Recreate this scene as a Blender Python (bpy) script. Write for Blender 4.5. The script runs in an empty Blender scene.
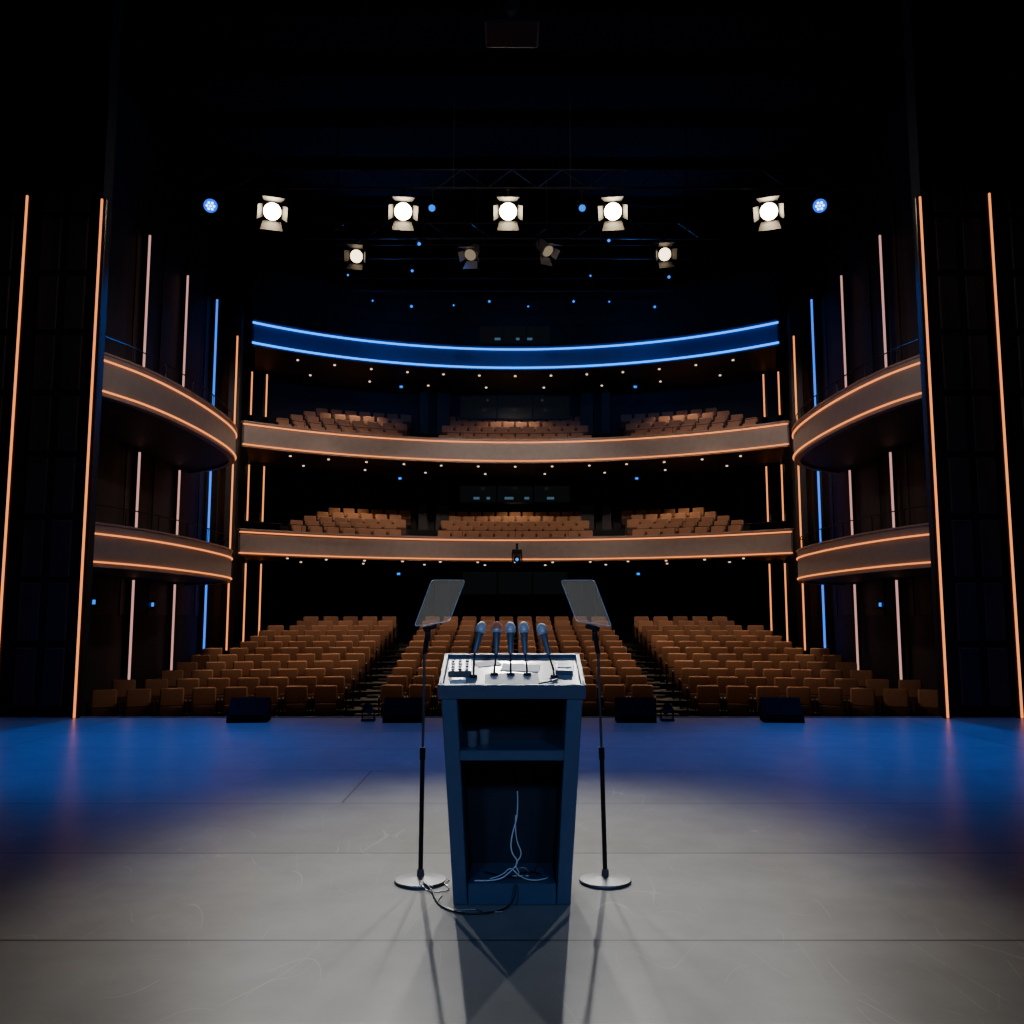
import bpy, math, random
from mathutils import Vector, Matrix, Quaternion
import bmesh
random.seed(4)
S=bpy.context.scene
COL=S.collection
rad=math.radians

# ------------------------------------------------------------------ materials
def mat(name,col,rough=.5,metal=0,em=None,es=0,noise=0,nscale=20,spec=.5,objvar=0,alpha=1,bump=0):
    m=bpy.data.materials.new(name); m.use_nodes=True
    nt=m.node_tree; b=nt.nodes['Principled BSDF']
    b.inputs['Base Color'].default_value=(*col,1)
    b.inputs['Roughness'].default_value=rough
    b.inputs['Metallic'].default_value=metal
    b.inputs['Specular IOR Level'].default_value=spec
    b.inputs['Alpha'].default_value=alpha
    if em:
        b.inputs['Emission Color'].default_value=(*em,1)
        b.inputs['Emission Strength'].default_value=es
    if noise or objvar:
        tc=nt.nodes.new('ShaderNodeTexCoord')
        n=nt.nodes.new('ShaderNodeTexNoise'); n.inputs['Scale'].default_value=nscale
        n.inputs['Detail'].default_value=6
        nt.links.new(tc.outputs['Object'],n.inputs['Vector'])
        hsv=nt.nodes.new('ShaderNodeHueSaturation'); hsv.inputs['Color'].default_value=(*col,1)
        mr=nt.nodes.new('ShaderNodeMapRange')
        mr.inputs['From Min'].default_value=.3; mr.inputs['From Max'].default_value=.7
        mr.inputs['To Min'].default_value=1-noise; mr.inputs['To Max'].default_value=1+noise
        nt.links.new(n.outputs['Fac'],mr.inputs['Value'])
        last=mr.outputs['Result']
        if objvar:
            oi=nt.nodes.new('ShaderNodeObjectInfo')
            m2=nt.nodes.new('ShaderNodeMapRange')
            m2.inputs['To Min'].default_value=1-objvar; m2.inputs['To Max'].default_value=1+objvar
            nt.links.new(oi.outputs['Random'],m2.inputs['Value'])
            mu=nt.nodes.new('ShaderNodeMath'); mu.operation='MULTIPLY'
            nt.links.new(last,mu.inputs[0]); nt.links.new(m2.outputs['Result'],mu.inputs[1])
            last=mu.outputs[0]
        nt.links.new(last,hsv.inputs['Value'])
        nt.links.new(hsv.outputs['Color'],b.inputs['Base Color'])
    return m

M_wall=mat('dark_wall',(.014,.012,.014),.7,noise=.25,nscale=3)
M_wall2=mat('dark_panel',(.022,.019,.020),.6,noise=.25,nscale=5)
M_pros=mat('proscenium_panel',(.030,.026,.026),.6,noise=.25,nscale=5)
M_black=mat('black_drape',(.004,.004,.005),.9,noise=.2,nscale=4)
M_ceil=mat('ceiling_black',(.005,.005,.007),.95,noise=.2,nscale=2,spec=.1)
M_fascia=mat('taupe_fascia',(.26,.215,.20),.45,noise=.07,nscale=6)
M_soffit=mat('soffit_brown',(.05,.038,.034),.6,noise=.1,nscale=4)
M_ring=mat('blue_ring_paint',(.01,.09,.24),.4,noise=.05,nscale=6)
M_carpet=mat('dark_carpet',(.010,.009,.010),.95,noise=.3,nscale=40)
M_step=mat('step_grey',(.14,.135,.13),.8,noise=.2,nscale=15)
M_orange=mat('neon_orange',(.3,.08,.02),.5,em=(1,.28,.07),es=1.7)
M_orange2=mat('neon_orange_far',(.3,.08,.02),.5,em=(1,.30,.08),es=1.7)
M_blue=mat('neon_blue',(.01,.1,.4),.5,em=(.01,.24,1),es=3.0)
M_blue2=mat('neon_blue_wall',(.01,.1,.4),.5,em=(.02,.17,1),es=1.6)
M_pink=mat('neon_pinkwhite',(.3,.2,.2),.5,em=(1,.48,.42),es=.8)
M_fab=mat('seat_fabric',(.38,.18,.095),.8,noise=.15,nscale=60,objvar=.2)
M_fab2=mat('seat_fabric_shaded_pad',(.10,.042,.022),.85,noise=.15,nscale=60,objvar=.18)  # same upholstery darkened, painting the shade between seat rows
M_frame=mat('seat_frame',(.016,.010,.008),.6)
M_metal=mat('black_metal',(.012,.012,.014),.4,.6)
M_rig=mat('rig_pipe',(.028,.028,.032),.5,.3)
M_steel=mat('steel',(.35,.36,.38),.35,.9)
M_basem=mat('stand_base_grey',(.10,.105,.115),.45,.5)
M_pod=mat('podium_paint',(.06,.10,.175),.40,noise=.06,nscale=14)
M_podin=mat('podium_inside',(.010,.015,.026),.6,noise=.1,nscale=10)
M_podtop=mat('podium_top',(.34,.40,.47),.22,noise=.1,nscale=25)
M_paper=mat('paper',(.85,.85,.83),.7,noise=.03,nscale=30)
M_barn=mat('barn_door_metal',(.07,.064,.058),.5,.1)
M_barn2=mat('barn_door_pale_metal',(.5,.48,.45),.45,.1)
M_house=mat('lamp_housing',(.035,.035,.037),.55,.2,spec=.3)
M_house2=mat('lamp_housing_pale',(.25,.24,.23),.5,.2,spec=.4)
M_lens=mat('lamp_lens',(1,1,1),.3,em=(1,.80,.50),es=50)
M_lens2=mat('lamp_lens_dim',(1,1,1),.3,em=(1,.78,.48),es=5)
M_lens3=mat('lamp_lens_off',(.25,.24,.22),.1,em=(1,.8,.5),es=.25)
M_lensb=mat('led_blue',(.01,.05,.3),.3,em=(.0,.10,1),es=1.6)
M_lensb2=mat('led_blue_core',(.1,.2,.5),.3,em=(.12,.45,1),es=9)
M_dot=mat('blue_dot',(.01,.1,.3),.3,em=(.0,.20,1),es=1.5)
M_down=mat('downlight',(1,1,1),.3,em=(1,.72,.5),es=1.8)
M_grille=mat('mic_grille',(.75,.77,.80),.5,.1,noise=.25,nscale=300)
M_grillr=mat('mic_foam_red',(.9,.30,.18),.8,noise=.2,nscale=300)
M_micb=mat('mic_body',(.12,.15,.21),.35,.2)
M_ring2=mat('mic_collar',(.60,.65,.72),.3,.3)
M_rub=mat('rubber_black',(.008,.008,.009),.5)
M_spk=mat('speaker_black',(.004,.004,.005),.85,spec=.08)
M_white=mat('white_cable',(.9,.92,.95),.5,noise=.03)
M_win=mat('booth_glass',(.01,.012,.015),.1,em=(.25,.3,.32),es=.012)
M_screen=mat('booth_screen',(.1,.2,.2),.3,em=(.3,.65,.95),es=.16)
M_grl=mat('speaker_grille',(.004,.005,.006),.9,noise=.4,nscale=150,spec=.08)
M_gls=mat('clear_glass',(.35,.38,.42),.03,alpha=.13)
M_edge=mat('pale_glass_edge',(.85,.88,.90),.3,spec=.8)
M_pgl=bpy.data.materials.new('prompter_glass'); M_pgl.use_nodes=True
nt=M_pgl.node_tree; N=nt.nodes
for n in list(N): 
    if n.type!='OUTPUT_MATERIAL': N.remove(n)
tr_=N.new('ShaderNodeBsdfTransparent'); tr_.inputs['Color'].default_value=(.99,1,1,1)
tl=N.new('ShaderNodeBsdfTranslucent'); tl.inputs['Color'].default_value=(.80,.84,.88,1)
gl=N.new('ShaderNodeBsdfGlossy'); gl.inputs['Roughness'].default_value=.05; gl.inputs['Color'].default_value=(.9,.95,1,1)
m1=N.new('ShaderNodeMixShader'); m1.inputs[0].default_value=.055
m2=N.new('ShaderNodeMixShader'); m2.inputs[0].default_value=.03
nt.links.new(tr_.outputs[0],m1.inputs[1]); nt.links.new(tl.outputs[0],m1.inputs[2])
nt.links.new(m1.outputs[0],m2.inputs[1]); nt.links.new(gl.outputs[0],m2.inputs[2])
nt.links.new(m2.outputs[0],[n for n in N if n.type=='OUTPUT_MATERIAL'][0].inputs['Surface'])

def floor_mat():
    m=bpy.data.materials.new('stage_floor'); m.use_nodes=True
    nt=m.node_tree; N=nt.nodes; L=nt.links; b=N['Principled BSDF']
    tc=N.new('ShaderNodeTexCoord')
    # flatten to the XY plane so thin patterns never shift with depth
    fl=N.new('ShaderNodeVectorMath'); fl.operation='MULTIPLY'; fl.inputs[1].default_value=(1,1,0)
    L.new(tc.outputs['Object'],fl.inputs[0]); P=fl.outputs[0]
    mp=N.new('ShaderNodeMapping'); mp.inputs['Location'].default_value=(6.0,-1.28,0)
    L.new(P,mp.inputs['Vector'])
    br=N.new('ShaderNodeTexBrick'); br.offset=.617; br.offset_frequency=4
    br.inputs['Scale'].default_value=1; br.inputs['Brick Width'].default_value=12
    br.inputs['Row Height'].default_value=1.64; br.inputs['Mortar Size'].default_value=.011
    br.inputs['Mortar Smooth'].default_value=.2
    br.inputs['Color1'].default_value=(.200,.203,.200,1); br.inputs['Color2'].default_value=(.235,.238,.235,1)
    br.inputs['Mortar'].default_value=(.055,.056,.06,1)
    L.new(mp.outputs['Vector'],br.inputs['Vector'])
    def rng(sock,a,b2,c,d):
        r=N.new('ShaderNodeMapRange'); r.inputs['From Min'].default_value=a; r.inputs['From Max'].default_value=b2
        r.inputs['To Min'].default_value=c; r.inputs['To Max'].default_value=d; L.new(sock,r.inputs['Value']); return r.outputs['Result']
    def mth(op,a,b2=None):
        q=N.new('ShaderNodeMath'); q.operation=op
        for i,s in enumerate((a,b2)):
            if s is None: continue
            if isinstance(s,(int,float)): q.inputs[i].default_value=s
            else: L.new(s,q.inputs[i])
        return q.outputs[0]
    def noise(scale,detail=2,rough=.5,loc=(0,0,0),rot=0,sc=(1,1,1)):
        mm=N.new('ShaderNodeMapping'); mm.inputs['Location'].default_value=loc
        mm.inputs['Rotation'].default_value=(0,0,rot); mm.inputs['Scale'].default_value=sc
        L.new(P,mm.inputs['Vector'])
        n=N.new('ShaderNodeTexNoise'); n.noise_dimensions='2D'; n.inputs['Scale'].default_value=scale; n.inputs['Detail'].default_value=detail
        n.inputs['Roughness'].default_value=rough; L.new(mm.outputs['Vector'],n.inputs['Vector']); return n.outputs['Fac']
    n1=noise(2.3,6,.6)
    last=rng(n1,.3,.7,.88,1.12)
    # hairline scuffs: iso-lines of stretched noise, broken by a mask
    for sc,rot,st,w,off,am in ((1.5,.6,(1,.35,1),.0032,3,.5),(2.2,-.9,(1,.3,1),.004,11,.45),(3.4,1.9,(1,.4,1),.006,23,.4),(1.2,2.6,(1,.25,1),.0025,41,.5)):
        v=noise(sc,0,.5,(off,off*.6,0),rot,st)
        d=mth('ABSOLUTE',mth('SUBTRACT',v,.5))
        ln=rng(d,0,w,1,0)
        mk=rng(noise(1.7,2,.5,(off*2,-off,0)),.55,.63,0,am)
        last=mth('ADD',last,mth('MULTIPLY',ln,mk))
    hs=N.new('ShaderNodeMix'); hs.data_type='RGBA'; hs.blend_type='MULTIPLY'; hs.inputs[0].default_value=1
    cb=N.new('ShaderNodeCombineColor'); 
    for i in range(3): L.new(last,cb.inputs[i])
    L.new(br.outputs['Color'],hs.inputs[6]); L.new(cb.outputs[0],hs.inputs[7])
    L.new(hs.outputs[2],b.inputs['Base Color'])
    b.inputs['Roughness'].default_value=.31
    b.inputs['Specular IOR Level'].default_value=.22
    return m
M_floor=floor_mat()

# ------------------------------------------------------------------ mesh builder
class MB:
    def __init__(s): s.v=[]; s.f=[]; s.m=[]
    def add(s,vs,fs,mi=0,M=None):
        o=len(s.v)
        for p in vs:
            p=Vector(p)
            if M is not None: p=M@p
            s.v.append(p)
        for f in fs: s.f.append([i+o for i in f]); s.m.append(mi)
        return s
    def box(s,c,d,mi=0,M=None,bev=0,seg=2,R=None):
        bm=bmesh.new(); bmesh.ops.create_cube(bm,size=1)
        for v in bm.verts: v.co=Vector((v.co.x*d[0],v.co.y*d[1],v.co.z*d[2]))
        if bev: bmesh.ops.bevel(bm,geom=bm.edges[:],offset=bev,segments=seg,affect='EDGES',profile=.6)
        T=Matrix.Translation(c)
        if R is not None: T=T@R
        if M is not None: T=M@T
        bm.verts.index_update()
        s.add([v.co for v in bm.verts],[[v.index for v in f.verts] for f in bm.faces],mi,T)
        bm.free(); return s
    def cyl(s,p,q,r,r2=None,n=16,mi=0,M=None):
        p=Vector(p);q=Vector(q); r2=r if r2 is None else r2
        d=(q-p); Q=d.to_track_quat('Z','Y').to_matrix()
        vs=[];fs=[]
        for k,(c,rr) in enumerate(((p,r),(q,r2))):
            for i in range(n):
                a=2*math.pi*i/n
                vs.append(c+Q@Vector((math.cos(a)*rr,math.sin(a)*rr,0)))
        for i in range(n):
            j=(i+1)%n; fs.append([i,j,n+j,n+i])
        fs.append(list(range(n-1,-1,-1))); fs.append(list(range(n,2*n)))
        return s.add(vs,fs,mi,M)
    def lathe(s,prof,n=24,mi=0,M=None):
        vs=[];fs=[]
        for (r,z) in prof:
            for i in range(n):
                a=2*math.pi*i/n; vs.append((math.cos(a)*r,math.sin(a)*r,z))
        for k in range(len(prof)-1):
            for i in range(n):
                j=(i+1)%n; fs.append([k*n+i,k*n+j,(k+1)*n+j,(k+1)*n+i])
        fs.append(list(range(n-1,-1,-1))); fs.append([(len(prof)-1)*n+i for i in range(n)])
        return s.add(vs,fs,mi,M)
    def ribbon(s,pts,z0,z1,t,mi=0):
        n=len(pts); P=[Vector(p) for p in pts]; vs=[];fs=[]
        for i,p in enumerate(P):
            a=P[max(0,i-1)];b=P[min(n-1,i+1)]; d=(b-a).normalized(); nn=Vector((-d.y,d.x))
            q=p+nn*t
            vs+=[(p.x,p.y,z0),(p.x,p.y,z1),(q.x,q.y,z1),(q.x,q.y,z0)]
        for i in range(n-1):
            o=i*4
            for k in range(4):
                l=(k+1)%4; fs.append([o+k,o+l,o+4+l,o+4+k])
        fs.append([0,3,2,1]); fs.append([4*n-4,4*n-3,4*n-2,4*n-1])
        return s.add(vs,fs,mi)
    def strip(s,A,B,z0,z1,mi=0):
        n=len(A); vs=[];fs=[]
        for a,b in zip(A,B): vs+=[(a[0],a[1],z0),(a[0],a[1],z1),(b[0],b[1],z1),(b[0],b[1],z0)]
        for i in range(n-1):
            o=i*4
            for k in range(4):
                l=(k+1)%4; fs.append([o+k,o+l,o+4+l,o+4+k])
        fs.append([0,3,2,1]); fs.append([4*n-4,4*n-3,4*n-2,4*n-1])
        return s.add(vs,fs,mi)
    def mesh(s,name,mats,smooth=False):
        me=bpy.data.meshes.new(name); me.from_pydata([tuple(v) for v in s.v],[],s.f)
        for m in (mats if isinstance(mats,(list,tuple)) else [mats]): me.materials.append(m)
        me.polygons.foreach_set('material_index',s.m)
        bm=bmesh.new(); bm.from_mesh(me); bmesh.ops.recalc_face_normals(bm,faces=bm.faces); bm.to_mesh(me); bm.free()
        if smooth:
            me.polygons.foreach_set('use_smooth',[True]*len(me.polygons))
            try: me.set_sharp_from_angle(angle=rad(35))
            except Exception: pass
        me.update(); return me
    def obj(s,name,mats,parent=None,loc=(0,0,0),smooth=False):
        o=bpy.data.objects.new(name,s.mesh(name,mats,smooth)); COL.objects.link(o); o.location=loc
        if parent: o.parent=parent
        return o
def empty(name,loc):
    e=bpy.data.objects.new(name,None); e.location=loc; e.empty_display_size=.1; COL.objects.link(e); return e
def tag(o,label,cat,group=None,kind=None):
    o['label']=label; o['category']=cat
    if group: o['group']=group
    if kind: o['kind']=kind
    return o
def curve(name,pts,r,m,parent=None,loc=(0,0,0)):
    cu=bpy.data.curves.new(name,'CURVE'); cu.dimensions='3D'; cu.bevel_depth=r; cu.bevel_resolution=2; cu.resolution_u=8
    sp=cu.splines.new('NURBS'); sp.points.add(len(pts)-1)
    for i,p in enumerate(pts): sp.points[i].co=(*p,1)
    sp.use_endpoint_u=True; sp.order_u=3
    cu.materials.append(m)
    tmp=bpy.data.objects.new(name+'_c',cu); COL.objects.link(tmp)
    bpy.context.view_layer.update()
    dg=bpy.context.evaluated_depsgraph_get()
    me=bpy.data.meshes.new_from_object(tmp.evaluated_get(dg)); me.name=name
    bpy.data.objects.remove(tmp)
    o=bpy.data.objects.new(name,me); COL.objects.link(o); o.location=loc
    if parent: o.parent=parent
    return o

CX=0.10     # auditorium axis
CY=16.1     # centre of curvature
def arc(r,xa,n=40,xb=None):
    a=math.asin(xa/r); b=math.asin((xb if xb is not None else -xa)/r)
    return [(CX+r*math.sin(a+(b-a)*i/n),CY+r*math.cos(a+(b-a)*i/n)) for i in range(n+1)]

# ------------------------------------------------------------------ shell
st=MB().box((0,5.8,-.05),(28,17.6,.1)).obj('floor',M_floor)
tag(st,'grey matte stage floor of large scuffed panels','stage floor',kind='structure')
f=MB().box((0,14.5,-.65),(16.6,.16,1.08)).obj('wall_stage_front',M_black); tag(f,'black stage riser','wall',kind='structure')
tr=MB().box((0,14.57,-.01),(27.8,.06,.045),bev=.005).obj('trim_1',M_step); tag(tr,'thin grey nosing along the stage edge','trim',kind='structure')
def rowY(i,x): return 18.9+.85*i-(x-CX)**2/40.
def rowZ(i): return -.65+.127*i
NR=12
t=MB()
xs=[CX-8.25+16.5*k/40 for k in range(41)]
t.strip([(x,14.6) for x in xs],[(x,rowY(0,x)+.42) for x in xs],-1.2,rowZ(0))
for i in range(1,NR):
    t.strip([(x,rowY(i-1,x)+.42) for x in xs],[(x,rowY(i,x)+.42) for x in xs],-1.2,rowZ(i))
t.strip([(x,rowY(NR-1,x)+.42) for x in xs],[(x,31.6) for x in xs],-1.2,rowZ(NR-1))
fl=t.obj('floor',M_carpet); tag(fl,'dark carpeted raked auditorium floor','auditorium floor',kind='structure')

for sx,nm in ((-1,'left'),(1,'right')):
    X=CX+sx*8.42
    w=MB().box((X+sx*.15,22.3,5.8),(.3,15.2,14))
    for k in range(9):
        y=15.6+k*1.55
        w.box((X-sx*.005,y,6.2),(.03,1.2,9.2),1,bev=.008,seg=1)
    o=w.obj('wall_'+nm,[M_wall,M_wall2]); tag(o,'dark panelled auditorium side wall','wall',kind='structure')
w=MB().ribbon(arc(15.2,-8.5,36,8.5),-1.2,12.8,.3)
o=w.obj('wall_back',[M_wall]); tag(o,'dark curved rear auditorium wall','wall',kind='structure')
c=MB().box((0,14.5,13.0),(28,36,.3)); 
for k in range(8): c.box((0,16+k*2,12.8),(16,.12,.25))
o=c.obj('ceiling',M_ceil); tag(o,'black ceiling above the stage and hall','ceiling',kind='structure')
for sx,nm in ((-1,'proscenium_left'),(1,'proscenium_right')):
    w=MB().box((sx*10.4,14.72,6.4),(7.3,.34,12.9))
    for (xa,xb) in ((6.92,7.3),(7.36,7.74),(8.15,9.0),(9.1,9.9),(10.0,10.8)):
        for k in range(9):
            w.box((sx*(xa+xb)/2,14.53,.62+k*1.0),(xb-xa-.06,.05,.9),1,bev=.012,seg=1)
    o=w.obj('wall_'+nm,[M_black,M_pros]); tag(o,'black panelled proscenium wall','wall',kind='structure')

for (x,z1) in ((-6.72,8.36),(6.69,8.4),(-7.95,8.42),(7.83,8.46)):
    e=MB()
    e.box((0,.03,z1/2),(.12,.05,z1),0).box((0,-.01,z1/2),(.030,.03,z1-.01),1,bev=.006,seg=1)
    o=e.obj('light_strip',[M_metal,M_orange],loc=(x,14.46,0))
    tag(o,'tall thin orange neon strip on the proscenium wall','light strip','proscenium light strips')

# ------------------------------------------------------------------ main balconies
R0=11.7
RS=.60
def main_balcony(zb,zt,half,fm,stripm,label,tiers=None,hw=.014):
    fr=arc(R0,-half,48,half)
    fas=MB().ribbon(fr,zb,zt-.04,.14).obj('balcony',fm)
    tag(fas,label,'balcony')
    A=arc(R0+.145,-half,48,half); B=arc(15.15,-8.3,48,8.3)
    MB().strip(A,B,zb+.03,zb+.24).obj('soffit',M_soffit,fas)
    MB().ribbon(arc(R0-.03,-half,48,half),zt-.04,zt,.2).obj('ledge',fm,fas)
    for z in (zt-.10,zb+.06):
        MB().ribbon(arc(R0-.045,-half,48,half),z-hw,z+hw,.04).obj('light_strip',stripm,fas)
    if tiers:
        tr=MB()
        for k,zz in enumerate(tiers):
            r0=R0+.5+RS*k; r1=(R0+.5+RS*(k+1)) if k<len(tiers)-1 else 15.15
            tr.strip(arc(r0,-half*.98,40,half*.98),arc(r1,-half*.99,40,half*.99),zb+.24,zz)
        tr.obj('tier_steps',M_carpet,fas)
        rl=MB(); pts=arc(R0+.1,-half+.1,40,half-.1)
        for a,b2 in zip(pts[:-1],pts[1:]): rl.cyl((*a,zt+.2),(*b2,zt+.2),.008,n=6)
        for p in pts[::4]: rl.cyl((*p,zt-.02),(*p,zt+.2),.007,n=6)
        rl.obj('railing',M_metal,fas)
    dm=MB().cyl((0,0,0),(0,0,.03),.034,n=12).mesh('downlight',M_down)
    for r,n in ((R0+.8,12),(R0+2.3,7)):
        for p in arc(r,-half*.88,n,half*.88):
            d=bpy.data.objects.new('downlight',dm); COL.objects.link(d); d.location=(p[0],p[1],zb+.005); d.parent=fas
    return fas
t1=[3.56,3.78,4.00,4.22,4.44]; t2=[6.56,6.84,7.13,7.42,7.70]
main_balcony(3.25,3.985,7.5,M_fascia,M_orange2,'curved taupe lower balcony with two orange light lines',t1)
main_balcony(6.25,6.98,7.5,M_fascia,M_orange2,'curved taupe upper balcony with two orange light lines',t2)
main_balcony(9.16,9.90,7.36,M_ring,M_blue,'curved blue canopy band with two glowing blue lines',hw=.024)

# ------------------------------------------------------------------ side boxes
def side_curve(sx,off=0):
    P=[(6.90,14.95),(6.62,15.8),(6.44,16.8),(6.34,18.0),(6.32,19.2),(6.38,20.4),(6.56,21.4),(6.90,22.1),(7.45,22.75),(8.2,23.3)]
    out=[]
    Q=[P[0]]+P+[P[-1]]
    for i in range(1,len(Q)-2):
        for k in range(4):
            u=k/4; p0,p1,p2,p3=[Vector(q) for q in Q[i-1:i+3]]
            v=.5*((2*p1)+(p2-p0)*u+(2*p0-5*p1+4*p2-p3)*u*u+(3*p1-p0-3*p2+p3)*u**3)
            out.append(v)
    out.append(Vector(P[-1]))
    return [(CX*.6+sx*(v.x+off),v.y) for v in out]
for sx in (-1,1):
    for zb,zt,n1,n2 in ((2.36,3.09,2.90,2.44),(5.20,5.94,5.80,5.28)):
        c0=side_curve(sx); t=.14*(1 if sx<0 else -1)
        fas=MB().ribbon(c0,zb,zt-.03,t).obj('box_balcony',M_fascia)
        tag(fas,'curved taupe side box balcony with two orange light lines','balcony','side box balconies')
        A=side_curve(sx,.15); B=[(CX+sx*8.36,p[1]) for p in A]
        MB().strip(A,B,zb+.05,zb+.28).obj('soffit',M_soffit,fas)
        MB().ribbon(side_curve(sx,-.03),zt-.03,zt,t*1.4).obj('ledge',M_fascia,fas)
        for z in (n1,n2):
            MB().ribbon(side_curve(sx,-.03),z-.012,z+.012,t*.25).obj('light_strip',M_orange,fas)
        rl=MB(); pts=side_curve(sx,.08)
        for a,b2 in zip(pts[:-1],pts[1:]): rl.cyl((*a,zt+.3),(*b2,zt+.3),.012,n=6)
        for p in pts[::4]: rl.cyl((*p,zt-.02),(*p,zt+.3),.01,n=6)
        rl.obj('railing',M_metal,fas)

# ------------------------------------------------------------------ wall light strips on fins
def wstrip(x,y,z0,z1,m,sx,label,wd=.04):
    o=MB().box((sx*.015,0,(z1-z0)/2),(.12,.16,z1-z0),0).box((-sx*.03,-.085,(z1-z0)/2),(wd,.03,z1-z0-.02),1)
    o=o.obj('light_strip',[M_wall2,m],loc=(x,y,z0))
    tag(o,label,'light strip','auditorium wall light strips')
for sx in (-1,1):
    xo=8.27 if sx<0 else 8.2
    for z0,z1 in ((.05,2.36),(2.8,5.15),(5.5,10.1)):
        wstrip(CX+sx*xo,20.0,z0,z1,M_pink,sx,'slim pinkish-white light strip on the side wall')
        wstrip(CX+sx*xo,22.45,z0+.2,z1,M_pink,sx,'slim pinkish-white light strip on the side wall')
    wstrip(CX+sx*xo,24.75,.45,10.3,M_blue2,sx,'slim blue light strip on the side wall',.05)
    p=MB().box((0,0,5.1),(.3,.24,10.6),bev=.01)
    p.box((-sx*.05,-.13,5.2),(.035,.03,8.6),1)
    o=p.obj('pilaster',[M_wall2,M_orange2],loc=(CX+sx*7.74,24.95,-.2)); tag(o,'dark pilaster edged with an orange light line','pilaster','balcony end pilasters')
    for (x,y) in ((8.13,27.85),(7.75,28.15)):
        for z0,z1 in ((.8,3.2),(4.47,6.2),(7.73,9.1)):
            wstrip(CX+sx*x,y,z0,z1,M_orange2,sx,'slim orange light strip beside the rear wall',.035)

for x in (-3.1,-2.45,2.45,3.1):
    a=math.asin(x/14.95)
    for z0,z1 in ((.75,3.25),(4.44,6.25),(7.70,9.16)):
        o=MB().box((0,0,(z1-z0)/2),(.45 if abs(x)<3 else .3,.3,z1-z0),bev=.01).obj('pilaster',M_wall2,loc=(CX+14.9*math.sin(a),CY+14.9*math.cos(a),z0))
        o.rotation_euler=(0,0,-a); tag(o,'dark rear wall pilaster','pilaster','rear wall pilasters')
k=0
for (zc,h,w2) in ((2.72,.75,3.5),(5.72,.55,3.7),(8.72,.75,3.7),(11.3,.6,2.4)):
    k+=1
    o=MB().box((0,.03,0),(w2,.05,h),0).box((0,0,h/2+.03),(w2+.12,.08,.06),1).box((0,0,-h/2-.03),(w2+.12,.08,.06),1)
    for xx in (-w2/2-.03,w2/2+.03,-w2/6,w2/6): o.box((xx,0,0),(.05,.08,h),1)
    if k in (2,4):
        for xx,ww in (((-1.3,.2),(-.9,.12),(-.2,.3),(.4,.16),(1.2,.24)) if k<4 else ((-.6,.2),(.1,.12),(.5,.2))):
            o.box((xx,-.005,-h*.25),(ww,.02,.08),2)
    o=o.obj(f'window_{k}',[M_win,M_wall2,M_screen],loc=(CX,30.95 if k<4 else 31.05,zc)); tag(o,'dim control booth window','window',kind='structure')

# ------------------------------------------------------------------ seats
def seat_parts():
    Rb=Matrix.Rotation(rad(-14),4,'X'); Rs=Matrix.Rotation(rad(-14),4,'X')
    back=MB().box((0,.10,.675),(.44,.13,.36),0,bev=.05,seg=3,R=Rb)
    back.box((0,.170,.58),(.42,.03,.44),1,bev=.01,seg=1,R=Rb)
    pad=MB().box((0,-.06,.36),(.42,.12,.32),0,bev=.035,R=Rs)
    fr=MB()
    for s in (-1,1):
        fr.box((s*.25,.0,.30),(.03,.30,.60),0,bev=.008,seg=1)
        fr.box((s*.25,-.03,.615),(.04,.34,.035),0,bev=.01,seg=1)
    fr.box((0,.06,.03),(.48,.06,.04),0)
    return back,pad,fr
bk,pd,fr=seat_parts()
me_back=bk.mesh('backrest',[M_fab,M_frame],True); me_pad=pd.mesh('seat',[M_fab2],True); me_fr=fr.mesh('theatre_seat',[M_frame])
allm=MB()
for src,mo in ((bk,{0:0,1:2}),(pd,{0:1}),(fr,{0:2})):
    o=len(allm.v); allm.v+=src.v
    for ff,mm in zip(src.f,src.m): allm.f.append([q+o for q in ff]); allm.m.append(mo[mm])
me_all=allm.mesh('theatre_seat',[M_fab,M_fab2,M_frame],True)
cnt=0
for i in range(NR):
    xl=[]
    for k in range(10): xl.append(-2.5+.556*k)
    n=round((7.95-(7.95-6.35)*i/(NR-1)-3.5)/.556)
    for k in range(n):
        xl.append(3.5+.277+.556*k); xl.append(-(3.5+.277+.556*k))
    for x in xl:
        X=CX+x
        loc=(X,rowY(i,X),rowZ(i)+.002); th=-x/20
        root=bpy.data.objects.new('theatre_seat',me_fr if i<5 else me_all); COL.objects.link(root)
        root.location=loc; root.rotation_euler=(0,0,th)
        tag(root,'orange-brown upholstered tip-up theatre seat in the stalls','seat','stalls theatre seats')
        if i<5:
            for nm,me in (('backrest',me_back),('seat',me_pad)):
                c=bpy.data.objects.new(nm,me); COL.objects.link(c); c.parent=root
        cnt+=1
bs=MB()
for tiers,n in ((t1,7),(t2,8)):
    for k,zz in enumerate(tiers):
        r=R0+.82+RS*k; odd=k%2
        xl=[-2.2+.44*j+(.22 if odd else 0) for j in range(10 if odd else 11)]
        ns=n-(1 if k>=3 else 0)
        for j in range(ns): xl+= [3.74+.44*j+.22*odd,-(3.66+.44*j+.22*odd)]
        for x in xl:
            a=math.asin(x/r)
            T=Matrix.Translation((CX+r*math.sin(a),CY+r*math.cos(a),zz+.005))@Matrix.Rotation(-a,4,'Z')@Matrix.Diagonal((.86,.74,.80,1))
            o=len(bs.v); bs.v+=[T@v for v in allm.v]
            bs.f+=[[q+o for q in ff] for ff in allm.f]; bs.m+=allm.m
o=bs.obj('theatre_seat',[M_fab,M_fab2,M_frame],smooth=True); tag(o,'orange-brown theatre seats in rows on the balconies','seat','balcony theatre seats','stuff')

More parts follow.
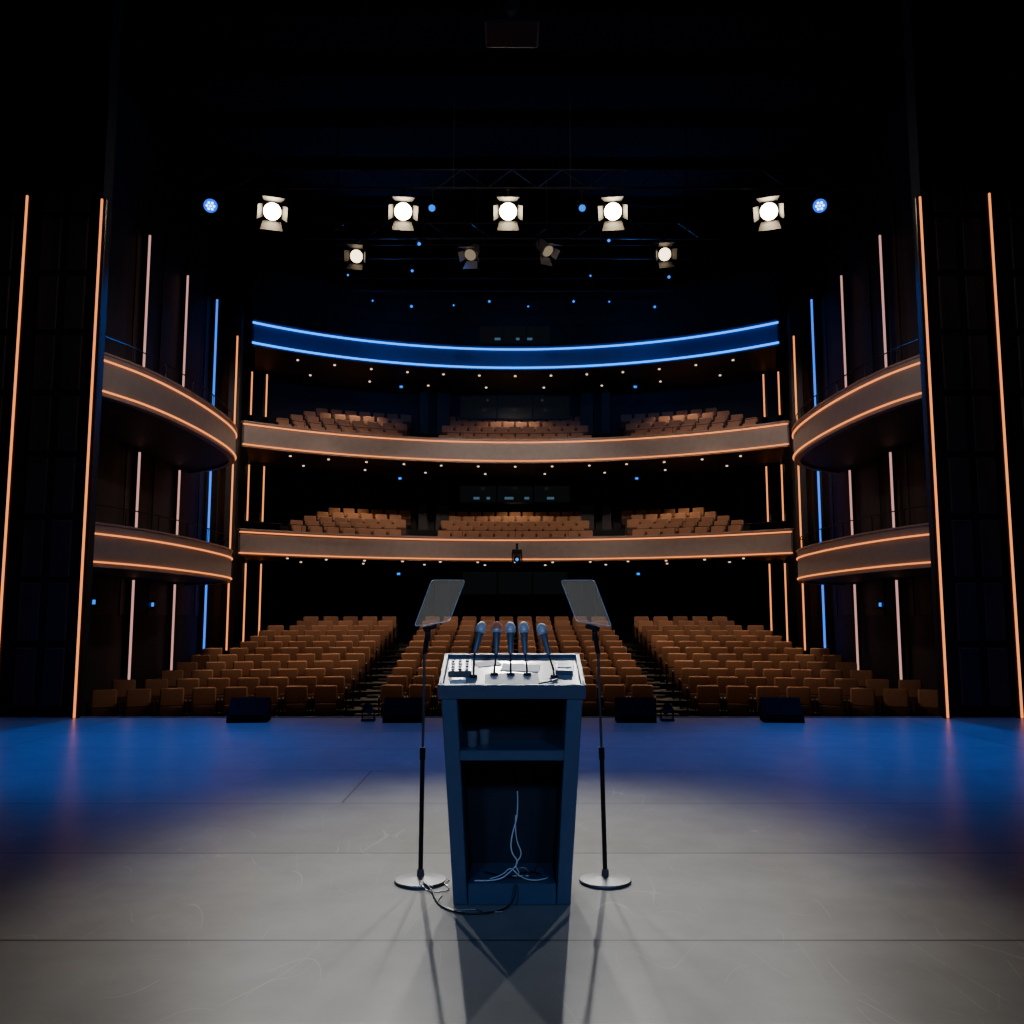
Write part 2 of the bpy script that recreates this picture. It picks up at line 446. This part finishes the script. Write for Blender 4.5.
for sx in (-1,1):
    x0=CX+sx*3.13; prof=[]
    for i in range(NR-1):
        y=rowY(i,x0)+.42
        prof+= [(y-.28,rowZ(i)+.002),(y-.28,rowZ(i)+.065),(y-.0,rowZ(i)+.065),(y-.0,rowZ(i)+.13)]
    ye=rowY(NR-1,x0)+.1
    prof+=[(ye,prof[-1][1]),(ye,-.9),(prof[0][0],-.9)]
    n=len(prof); vs=[(-.27,p[0],p[1]) for p in prof]+[(.27,p[0],p[1]) for p in prof]
    fs=[list(range(n)),list(range(2*n-1,n-1,-1))]; s=MB(); s.add(vs,fs)
    for i in range(n):
        j=(i+1)%n; s.f.append([i,j,n+j,n+i]); s.m.append(1 if abs(prof[i][0]-prof[j][0])<1e-6 else 0)
    o=s.obj('staircase',[M_carpet,M_step],loc=(x0,0,.0)); tag(o,'grey aisle steps between the seating blocks','stairs','aisle stairs')

# ------------------------------------------------------------------ lighting rig
def bar(y,z,x0,x1,lat=False):
    b=MB().cyl((x0,0,0),(x1,0,0),.025,n=10)
    n=6
    for k in range(n):
        x=x0+(x1-x0)*(k+.5)/n; b.cyl((x,0,0),(x,0,12.8-z),.010,n=6)
    b.cyl((x0,0,.4),(x1,0,.4),.018,n=8)
    if lat:
        m=int((x1-x0)/.5)
        for k in range(m):
            xa=x0+(x1-x0)*k/m; xb=x0+(x1-x0)*(k+1)/m
            b.cyl((xa,0,0 if k%2 else .4),(xb,0,.4 if k%2 else 0),.010,n=6)
    o=b.obj('lighting_bar',M_rig,loc=(0,y,z)); tag(o,'black lighting bar hung from the ceiling','lighting bar','lighting bars')
bar(18.1,10.32,-7.2,7.2,True); bar(22.1,10.95,-5.2,5.2,True); bar(25,11.6,-5,5); bar(27.6,11.6,-5,5)
def fixture(x,y,z,target,lens,r=.165,doors=True,barz=None,name='stage_spotlight',label='',group='stage spotlights',L=.42,spin=0,core=None,bm_=None,hm=None):
    root=empty(name,(x,y,z)); tag(root,label,'spotlight',group)
    d=(Vector(target)-Vector((x,y,z))).normalized()
    M=d.to_track_quat('-Z','Y').to_matrix().to_4x4()@Matrix.Rotation(spin,4,'Z')
    h=MB().lathe([(r*1.05,-.03),(r*1.12,-.02),(r*1.12,.04),(r*1.0,.06),(r*.95,L*.7),(r*.7,L*.9),(r*.4,L)],24,0,M)
    h.lathe([(r*1.25,0),(r*1.25,.03)],24,0,M)
    h.obj('housing',hm or M_house,root,smooth=True)
    ln=MB().lathe([(r*.98,-.045),(r*.7,-.055),(r*.2,-.06)],24,0,M)
    if core:
        for k in range(7):
            a=k*math.pi/3; q=(0 if k==6 else r*.48); cx,cy=q*math.cos(a),q*math.sin(a)
            ln.cyl((cx,cy,-.055),(cx,cy,-.068),r*.17,n=10,mi=1,M=M)
    ln.obj('lens',[lens,core] if core else lens,root,smooth=True)
    if doors:
        for k in range(4):
            Rz=Matrix.Rotation(k*math.pi/2,4,'Z')
            big=k%2==0
            a=r*(1.0 if big else .75); b2=r*(1.3 if big else .85); H=r*(1.5 if big else 1.1); t=.008
            vs=[(-a,r*1.12,-.03),(a,r*1.12,-.03),(b2,r*1.12+H*.5,-.03-H*.86),(-b2,r*1.12+H*.5,-.03-H*.86)]
            vs2=[(p[0],p[1]+t,p[2]+t) for p in vs]
            MB().add(vs+vs2,[[0,1,2,3],[7,6,5,4],[0,4,5,1],[1,5,6,2],[2,6,7,3],[3,7,4,0]],0,M@Rz).obj('barn_door',bm_ or M_barn,root)
    M0=d.to_track_quat('-Z','Y').to_matrix()
    side=M0@Vector((1,0,0)); c=M0@Vector((0,0,L*.35))
    y1=c+side*(r*1.3); y2=c-side*(r*1.3); top=(barz-z) if barz else .6
    yk=MB().cyl(y1,y1+Vector((0,0,r*1.7)),.014,n=6).cyl(y2,y2+Vector((0,0,r*1.7)),.014,n=6)
    yk.cyl(y1+Vector((0,0,r*1.7)),y2+Vector((0,0,r*1.7)),.014,n=6)
    mid=c+Vector((0,0,r*1.7)); yk.cyl(mid,(mid.x,mid.y,top-.02),.016,n=6)
    yk.box((mid.x,mid.y,top-.05),(.07,.1,.05))
    yk.obj('yoke',M_metal,root)
    return root,d
def spot(loc,target,e,col,size,blend=.5,r=.08):
    l=bpy.data.lights.new('spot','SPOT'); l.energy=e; l.color=col; l.spot_size=rad(size); l.spot_blend=blend; l.shadow_soft_size=r
    o=bpy.data.objects.new('spot',l); COL.objects.link(o); o.location=loc
    o.rotation_euler=(Vector(target)-Vector(loc)).to_track_quat('-Z','Y').to_euler(); return o
for x,e in ((-4.89,2300),(-2.22,3200),(-.08,2200),(2.06,3200),(5.24,2300)):
    r,d=fixture(x,18,9.78,(x*.15,5.2,.2),M_lens,r=.175,barz=10.32,label='lit theatre spotlight with four open barn doors')
    p=Vector((x,18,9.78))+d*.32
    spot(p,(x*.06,5.9,0),e,(1,.97,.91),21.5,1.0,.09)
for x,z,ln,tx,ty,lb in ((-3.84,10.45,M_lens2,-6.5,7,'dimly lit theatre spotlight with barn doors, tilted'),(-1.02,10.5,M_lens3,-4.5,15,'unlit theatre spotlight with barn doors'),(.87,10.6,M_lens3,6,17,'unlit theatre spotlight turned aside'),(3.77,10.5,M_lens2,7,7,'dimly lit theatre spotlight with barn doors, tilted')):
    off=ln is M_lens3
    fixture(x,22,z,(tx,ty,3),ln,r=.15 if off else .16,barz=10.95,label=lb,spin=.15 if x<0 else -.15,bm_=M_barn2 if off else None,hm=M_house2 if off else None)
for x in (-6.15,6.28):
    r,d=fixture(x,18,9.9,(x*.3,4,.5),M_lensb,r=.14,doors=False,barz=10.32,name='led_wash_light',label='glowing blue LED wash light',group='LED wash lights',core=M_lensb2)
for x in (-1.63,1.43):
    fixture(x,18,9.85,(x,4,.5),M_dot,r=.07,doors=False,barz=10.32,name='led_wash_light',label='small blue LED light on the lighting bar',group='LED wash lights',L=.25)
for y,z,xs2 in ((25,11.2,(-4.6,-2.8,2.2,4.4)),(27.6,11.2,(-4.3,-3.1,-1.8,-.7,.5,1.9,3.0,4.4)),(22,10.75,(-2.3,2.4))):
    for x in xs2:
        fixture(x,y,z+random.uniform(-.14,.12),(x,5,1),M_dot,r=random.choice((.03,.04,.045)),doors=False,barz=11.6 if y>23 else 10.95,name='led_wash_light',label='tiny blue LED light on a rear lighting bar',group='small LED lights',L=.2)

BL=(.0,.17,1)
for x in (-6.15,6.28):
    spot((x,17.7,9.7),(x*.85,11.0,0),3400,BL,43,.9,.1)
for x in (-6.5,-2.2,2.2,6.5):
    spot((x,12.6,11),(x,11.2,0),2500,BL,48,1,.2)
spot((-2.5,-3,5),(0,5.2,.6),480,(.28,.50,1),24,.8,.5)
spot((2.5,-3,5),(0,5.2,.6),480,(.28,.50,1),24,.8,.5)
for x in (-5.2,0,5.4):
    spot((x,18.6,10.1),(x*1.15,27.2,5.0),1500,(1,.82,.70),50,.8,.2)
for x in (-4.8,-1.6,1.8,5.0):  # added blue wash without fixtures, keeps the canopy band blue
    spot((x,19.5,9.2),(x*1.2,27.5,9.9),430,(0,.22,1),46,.8,.15)
for x in (-3.5,3.5):  # unseen blue uplights added so the dark rig shows
    spot((x,26,10.3),(x*.9,19,12.6),350,(.05,.25,1),90,.8,.2)
spot((0,11,11.5),(0,21,10.4),380,(1,.85,.7),46,.9,.2)  # unseen frontal fill added to bring out second-bar housings and doors
for x in (-5.0,-1.7,1.9,5.2):
    for y,e,dy in ((19.8,200,.8),(22.8,320,.8),(25.5,620,.1),(22.3,1150,2.6),(25.2,1300,2.6)):  # trailing entries: unseen rim lamps added behind to catch the seat tops
        spot((x,y,10.6 if y<24 else 9.0),(x,y-dy*1.2,0),e,(1,.76,.54),52,.9,.2)
for z,zz in ((6.2,3.9),(9.1,6.9)):
    for x in (-5.1,0,5.3):
        a=math.asin((x)/(R0+2.4)); 
        spot((CX+x,CY+(R0+2.5)*math.cos(a),z),(CX+x,CY+(R0+2.0)*math.cos(a),zz),110,(1,.74,.50),110,.6,.03)
spot((5,19,10.0),(-6.6,18.3,4.4),1000,(1,.78,.67),44,.8,.3)
spot((-5,19,10.0),(6.8,18.3,4.4),1000,(1,.78,.67),44,.8,.3)
for sx in (-1,1):  # weak fill lamp added for each proscenium wall, no fixture
    spot((sx*2,9,10.5),(sx*8.0,14.4,4.5),190,(1,.85,.8),50,.9,.3)

for z,zs in ((8.92,9.17),(5.95,6.26),(2.93,3.26)):
    for x in (-3.65,3.85):
        o=MB().box((0,0,0),(.16,.1,.13),0,bev=.01).box((0,-.055,0),(.10,.01,.07),1).cyl((0,0,.06),(0,0,zs-z),.012,n=6)
        o=o.obj('signal_light',[M_metal,M_dot],loc=(CX+x,29.0,z)); tag(o,'small blue light hanging below the balcony','light','blue signal lights')
for sx in (-1,1):
    for y in (18.4,21.4):
        o=MB().box((0,0,0),(.1,.16,.2),0,bev=.01).box((-sx*.0,-.085,0),(.06,.01,.09),1)
        o=o.obj('signal_light',[M_metal,M_dot],loc=(CX+sx*8.35,y,1.85)); tag(o,'small blue light on the side wall','light','blue signal lights')
r=empty('moving_head_light',(CX+.05,27.55,3.55)); tag(r,'black moving-head light clamped to the balcony front','spotlight')
MB().box((0,0,-.02),(.3,.22,.12),bev=.02).box((-.14,0,-.2),(.04,.1,.3),bev=.01).box((.14,0,-.2),(.04,.1,.3),bev=.01).obj('yoke',M_metal,r)
MB().cyl((0,-.16,-.27),(0,.14,-.2),.11,.09,n=18).obj('housing',M_metal,r,smooth=True)
MB().cyl((0,-.165,-.271),(0,-.16,-.27),.05,n=18).obj('lens',M_dot,r)
MB().box((0,.1,.12),(.08,.1,.22)).obj('clamp',M_metal,r)
r=empty('projector',(0,12,9.75)); tag(r,'dark ceiling projector on a mount','projector')
MB().box((0,0,0),(.75,.6,.34),bev=.03).box((-.24,-.305,0),(.16,.01,.2),bev=.003).box((.24,-.305,0),(.16,.01,.2),bev=.003).obj('housing',M_rig,r)
MB().cyl((0,-.29,0),(0,-.40,0),.11,.10,n=24).cyl((0,-.40,0),(0,-.405,0),.08,n=24).obj('lens',M_steel,r,smooth=True)
MB().cyl((0,0,.16),(0,0,3.1),.03,n=10).box((0,0,.2),(.5,.3,.04)).obj('mount',M_rig,r)
spot((0,4,7.0),(0,12,9.8),60,(.5,.65,1),12,.8,.2)

# ------------------------------------------------------------------ stage monitors
for x,rz in ((-3.92,.12),(-1.62,.05),(1.84,-.05),(4.02,-.12)):
    root=empty('stage_monitor',(x,14.05,0)); root.rotation_euler=(0,0,rz)
    tag(root,'black wedge stage monitor speaker at the stage edge','speaker','stage monitors')
    prof=[(-.24,0),(.20,0),(.20,.27),(.10,.34),(-.24,.07)]
    w=.29
    vs=[(-w,p[0],p[1]) for p in prof]+[(w,p[0],p[1]) for p in prof]; n=5
    fs=[list(range(n)),list(range(2*n-1,n-1,-1))]+[[i,(i+1)%n,n+(i+1)%n,n+i] for i in range(n)]
    MB().add(vs,fs).obj('cabinet',M_spk,root)
    a=Vector((0,-.07,.21)); R=Matrix.Rotation(math.atan2(.27,.34),4,'X')
    MB().box(a+Vector((0,-.006,.008)),(.50,.36,.015),0,bev=.005,R=R).obj('speaker_grille',M_grl,root)
for x in (-2.15,2.32):
    root=empty('floor_light',(x,14.1,0)); tag(root,'small black floor lamp at the stage edge','lamp','floor lamps')
    MB().box((0,0,.015),(.2,.16,.03)).box((-.09,0,.1),(.015,.05,.16)).box((.09,0,.1),(.015,.05,.16)).obj('yoke',M_metal,root)
    MB().cyl((0,-.09,.2),(0,.1,.14),.075,.06,n=16).obj('housing',M_house,root,smooth=True)
    MB().cyl((0,-.097,.2),(0,-.09,.2),.06,n=16).obj('lens',M_metal,root)

# ------------------------------------------------------------------ podium
YB=5.10; pod=empty('podium',(0,YB,0)); tag(pod,'blue-grey tapered lectern with open shelves and slanted top','podium')
def slab_z(y): return 1.075+.30*y
for sx in (-1,1):
    y0,y1=0,.46
    def xx(z): return .31+.075*z/1.08
    tk=.075
    vs=[];
    for y in (y0,y1):
        zt=slab_z(y)
        vs+=[(sx*xx(0),y,0),(sx*(xx(0)-tk),y,0),(sx*(xx(zt)-tk-.012),y,zt),(sx*xx(zt),y,zt)]
    fs=[[0,1,2,3],[7,6,5,4],[0,4,5,1],[1,5,6,2],[2,6,7,3],[3,7,4,0]]
    o=MB().add(vs,fs).obj('side_panel',M_pod,pod)
    bv=o.modifiers.new('b','BEVEL'); bv.width=.006; bv.segments=2
def wx(z): return .31+.075*z/1.08-.078
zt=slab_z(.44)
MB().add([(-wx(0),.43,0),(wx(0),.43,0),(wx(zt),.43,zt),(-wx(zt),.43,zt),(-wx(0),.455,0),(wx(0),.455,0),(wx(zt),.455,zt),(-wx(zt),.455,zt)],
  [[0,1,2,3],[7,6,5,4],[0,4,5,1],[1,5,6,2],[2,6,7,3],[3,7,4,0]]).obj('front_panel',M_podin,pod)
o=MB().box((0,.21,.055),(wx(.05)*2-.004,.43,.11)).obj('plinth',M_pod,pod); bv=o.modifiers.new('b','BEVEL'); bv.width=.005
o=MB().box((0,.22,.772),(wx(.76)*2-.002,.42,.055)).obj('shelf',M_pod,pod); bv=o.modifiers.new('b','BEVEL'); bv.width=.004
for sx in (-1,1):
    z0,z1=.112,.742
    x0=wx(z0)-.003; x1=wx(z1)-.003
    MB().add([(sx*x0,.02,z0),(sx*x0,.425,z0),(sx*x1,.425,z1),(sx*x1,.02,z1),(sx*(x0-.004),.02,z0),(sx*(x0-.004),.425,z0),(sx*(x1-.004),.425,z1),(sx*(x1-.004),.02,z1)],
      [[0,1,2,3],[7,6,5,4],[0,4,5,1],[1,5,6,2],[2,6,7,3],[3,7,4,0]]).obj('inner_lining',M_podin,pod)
ang=math.atan(.30); Rt=Matrix.Translation((0,-.01,1.075))@Matrix.Rotation(ang,4,'X')
tb=MB().box((0,.265,.025),(.80,.53,.05),0,Rt)
tb.box((0,.012,.04),(.80,.025,.075),0,Rt,bev=.004)
tb.box((0,.52,.04),(.80,.02,.075),0,Rt,bev=.004)
for sx in (-1,1): tb.box((sx*.389,.265,.04),(.022,.49,.075),0,Rt,bev=.004)
tb.obj('top_rim',M_pod,pod)
MB().box((0,.266,.054),(.752,.478,.008),0,Rt).obj('desktop',M_podtop,pod)
TOP=Matrix.Translation((0,YB,0))@Rt
def on_top(x,u,h=.058): return TOP@Vector((x,u,h))
def top_item(name,x,u,rz,builder,mats,label,cat,group=None,h=.0595):
    p=on_top(x,u,h); o=builder.obj(name,mats,loc=p)
    o.rotation_euler=(Matrix.Rotation(ang,3,'X')@Matrix.Rotation(rz,3,'Z')).to_euler(); tag(o,label,cat,group); return o
top_item('paper_sheet',.0,.13,.03,MB().box((0,0,.001),(.30,.20,.002)),[M_paper],'white sheet of paper on the lectern top','paper','papers on the lectern')
top_item('paper_sheet',.05,.33,-.12,MB().box((0,0,.001),(.22,.12,.002)),[M_paper],'smaller white sheet on the lectern top','paper','papers on the lectern')
top_item('paper_sheet',-.14,.40,.3,MB().box((0,0,.001),(.14,.09,.002)),[M_paper],'small white card on the lectern top','paper','papers on the lectern')
c=MB().box((0,0,.018),(.13,.2,.036),0,bev=.006)
for i in range(3):
    for j in range(4): c.box((-.04+.04*i,-.07+.045*j,.039),(.018,.022,.008),1+((i+j)%2))
top_item('control_box',-.295,.27,.04,c,[M_steel,M_paper,M_rub],'small silver control box with buttons','control box')
c=MB().box((0,0,.012),(.1,.16,.024),0,bev=.005).box((0,.02,.026),(.08,.1,.004),1)
top_item('remote_control',.30,.29,-.08,c,[M_micb,M_podtop],'dark blue handset lying on the lectern','remote control')
c=MB().cyl((-.06,0,.006),(.055,0,.006),.0055,n=10).cyl((.055,0,.006),(.068,0,.006),.0055,.001,n=10)
top_item('pen',.20,.09,.5,c,[M_steel],'slim silver pen on the lectern','pen')
c=MB().box((0,0,.01),(.09,.05,.02),0,bev=.004).box((0,0,.0215),(.06,.03,.003),1)
top_item('switch_box',-.30,.09,.1,c,[M_paper,M_steel],'small white switch box on the lectern','switch box')

def mic(bx,bu,tail,head,foam,label):
    b0=on_top(bx,bu,.0625); root=empty('microphone',b0); tag(root,label,'microphone','lectern microphones')
    t_=Vector(tail)-b0; h_=Vector(head)-b0; d=(h_-t_).normalized()
    M=Matrix.Translation(t_)@d.to_track_quat('Z','Y').to_matrix().to_4x4(); L=(h_-t_).length
    MB().lathe([(.010,0),(.015,.006),(.016,L*.3),(.022,L*.68),(.023,L*.70)],18,0,M).obj('handle',M_micb,root,smooth=True)
    MB().lathe([(.024,L*.70),(.032,L*.76),(.032,L*.79),(.029,L*.80)],18,0,M).obj('collar',M_ring2,root,smooth=True)
    pr=[(.029,L*.80)]
    for k in range(1,8):
        a=k/8*math.pi/2; pr.append((.0315*math.cos(a)+.0005,L*.82+.046*math.sin(a)))
    MB().lathe(pr,18,0,M).obj('grille',foam,root,smooth=True)
    curve('gooseneck',[(0,0,.0),(0,0,.03),(t_.x*.5,t_.y*.35,t_.z*.6),tuple(t_-d*.01),tuple(t_+d*.012)],.0055,M_metal,root)
    MB().cyl((0,-.003,-.0005),(0,-.003,.012),.024,.019,n=18).obj('base',M_rub,root)
mic(-.215,.17,(-.212,5.33,1.312),(-.172,5.37,1.475),M_grille,'grey-headed microphone on a gooseneck, tilted inward')
mic(-.10,.2,(-.090,5.34,1.305),(-.088,5.38,1.478),M_grillr,'microphone with reddish-brown grille on a gooseneck')
mic(-.008,.2,(-.008,5.34,1.305),(-.010,5.38,1.475),M_grille,'grey microphone standing upright on a gooseneck')
mic(.085,.2,(.075,5.34,1.305),(.066,5.38,1.476),M_grille,'grey-headed dark blue microphone on a gooseneck')
mic(.235,.17,(.212,5.33,1.298),(.165,5.37,1.468),M_grille,'grey-headed microphone on a gooseneck, tilted inward')

for p in ((-.22,5.24,.800),(-.155,5.32,.800)):
    g=MB().lathe([(.026,0),(.031,.085),(.029,.085),(.024,.006)],20).obj('drinking_glass',M_gls,loc=p,smooth=True)
    tag(g,'clear water glass on the upper lectern shelf','glass','water glasses')
def cable(pts,r,m,label): o=curve('cable',pts,r,m); tag(o,label,'cable','loose cables')
cable([(.03,5.3,.55),(.035,5.14,.46),(.0,5.13,.36),(-.01,5.12,.27),(.04,5.13,.21),(-.02,5.14,.15),(-.06,5.13,.125),(-.13,5.12,.118),(-.20,5.13,.117)],.0035,M_white,'white cable hanging inside the lectern')
cable([(.02,5.3,.42),(.015,5.15,.33),(.06,5.14,.25),(.01,5.13,.20),(.05,5.15,.14),(-.03,5.2,.12),(.09,5.22,.118)],.003,M_white,'thin white cable hanging inside the lectern')
cable([(-.12,5.16,.118),(-.05,5.14,.14),(-.01,5.13,.19),(.03,5.12,.15),(.08,5.14,.118),(.15,5.13,.118),(.19,5.18,.118)],.0028,M_white,'thin white cable looped at the lectern base')
cable([(.04,5.17,.118),(.0,5.15,.16),(.07,5.14,.19),(.10,5.14,.14),(.02,5.18,.118)],.0025,M_steel,'thin grey wire tangled at the lectern base')
cable([(-.15,5.3,.118),(-.02,5.16,.12),(.08,5.32,.12),(.17,5.2,.13),(.10,5.14,.16),(.16,5.18,.20)],.004,M_rub,'black cable coiled inside the lectern')
cable([(-.50,5.42,.03),(-.44,5.35,.008),(-.42,5.2,.007),(-.36,5.02,.007),(-.24,4.92,.007),(-.1,4.95,.007),(-.02,5.03,.007),(.02,5.04,.06),(.02,5.06,.12)],.005,M_rub,'black cable on the stage floor beside the lectern')
cable([(-.52,5.4,.03),(-.47,5.3,.007),(-.36,5.32,.007),(-.35,5.42,.007),(-.40,5.48,.007),(-.36,5.55,.007)],.0035,M_steel,'thin grey cable loop beside the lectern')
cable([(-.38,5.25,.006),(-.42,5.12,.006),(-.30,4.98,.006),(-.18,5.02,.006),(-.15,4.95,.006),(-.05,4.97,.006)],.0035,M_steel,'thin grey cable trailing on the stage floor')

# ------------------------------------------------------------------ teleprompters
for sx in (-1,1):
    bx=-.527 if sx<0 else .537
    root=empty('teleprompter',(bx,5.53,0)); tag(root,'teleprompter glass on a thin black floor stand','teleprompter','teleprompters')
    MB().lathe([(.148,0),(.150,.008),(.146,.018),(.06,.028),(.022,.034),(.02,.07),(.016,.075)],40).obj('base',M_basem,root,smooth=True)
    tx=(.010 if sx<0 else -.028)
    MB().cyl((0,0,.06),(tx*.45,0,.72),.0135,n=16).cyl((tx*.43,0,.69),(tx*.47,0,.76),.017,n=16).obj('pole',M_metal,root,smooth=True)
    MB().cyl((tx*.45,0,.72),(tx,0,1.36),.008,n=12).obj('inner_pole',M_basem,root,smooth=True)
    hd=MB().cyl((tx,0,1.30),(tx+ (-sx)*.02,.01,1.45),.013,.016,n=14).box((tx-sx*.03,.01,1.455),(.085,.03,.03),bev=.005,R=Matrix.Rotation(sx*.25,4,'Y'))
    hd.box((tx-sx*.02,-.02,1.40),(.03,.05,.05),bev=.006); hd.obj('bracket',M_metal,root)
    s=-sx
    BLc=Vector((-.045*s,-.08,1.462)); BR=Vector((.150*s,.06,1.492)); TR=Vector((.235*s,.22,1.745)); TL=Vector((.040*s,.08,1.74))
    nrm=(BR-BLc).cross(TL-BLc).normalized()*.004
    C=[BLc,BR,TR,TL]; P=[]
    for i in range(4):
        c0=C[i]; pa=(C[i-1]-c0).normalized()*.022; pb=(C[(i+1)%4]-c0).normalized()*.022
        for k in range(5):
            u=k/4; P.append(c0+pa*(1-u)**2+pb*u**2)
    n=len(P)
    MB().add(P+[p+nrm for p in P],[list(range(n)),list(range(2*n-1,n-1,-1))]+[[i,(i+1)%n,n+(i+1)%n,n+i] for i in range(n)]).obj('glass_panel',M_pgl,root)
    ed=MB()
    for i in range(n): ed.cyl(P[i]+nrm*.5,P[(i+1)%n]+nrm*.5,.003,n=6)
    ed.obj('glass_edge',M_edge,root)

w=bpy.data.worlds.new('world'); S.world=w; w.use_nodes=True
w.node_tree.nodes['Background'].inputs['Color'].default_value=(.25,.4,1,1)
w.node_tree.nodes['Background'].inputs['Strength'].default_value=.003
cam=bpy.data.cameras.new('camera'); cam.sensor_width=36; cam.lens=924/1024*36; cam.clip_end=100
co=bpy.data.objects.new('camera',cam); COL.objects.link(co); co.location=(0,0,1.5); co.rotation_euler=(rad(96.66),0,0)
S.camera=co
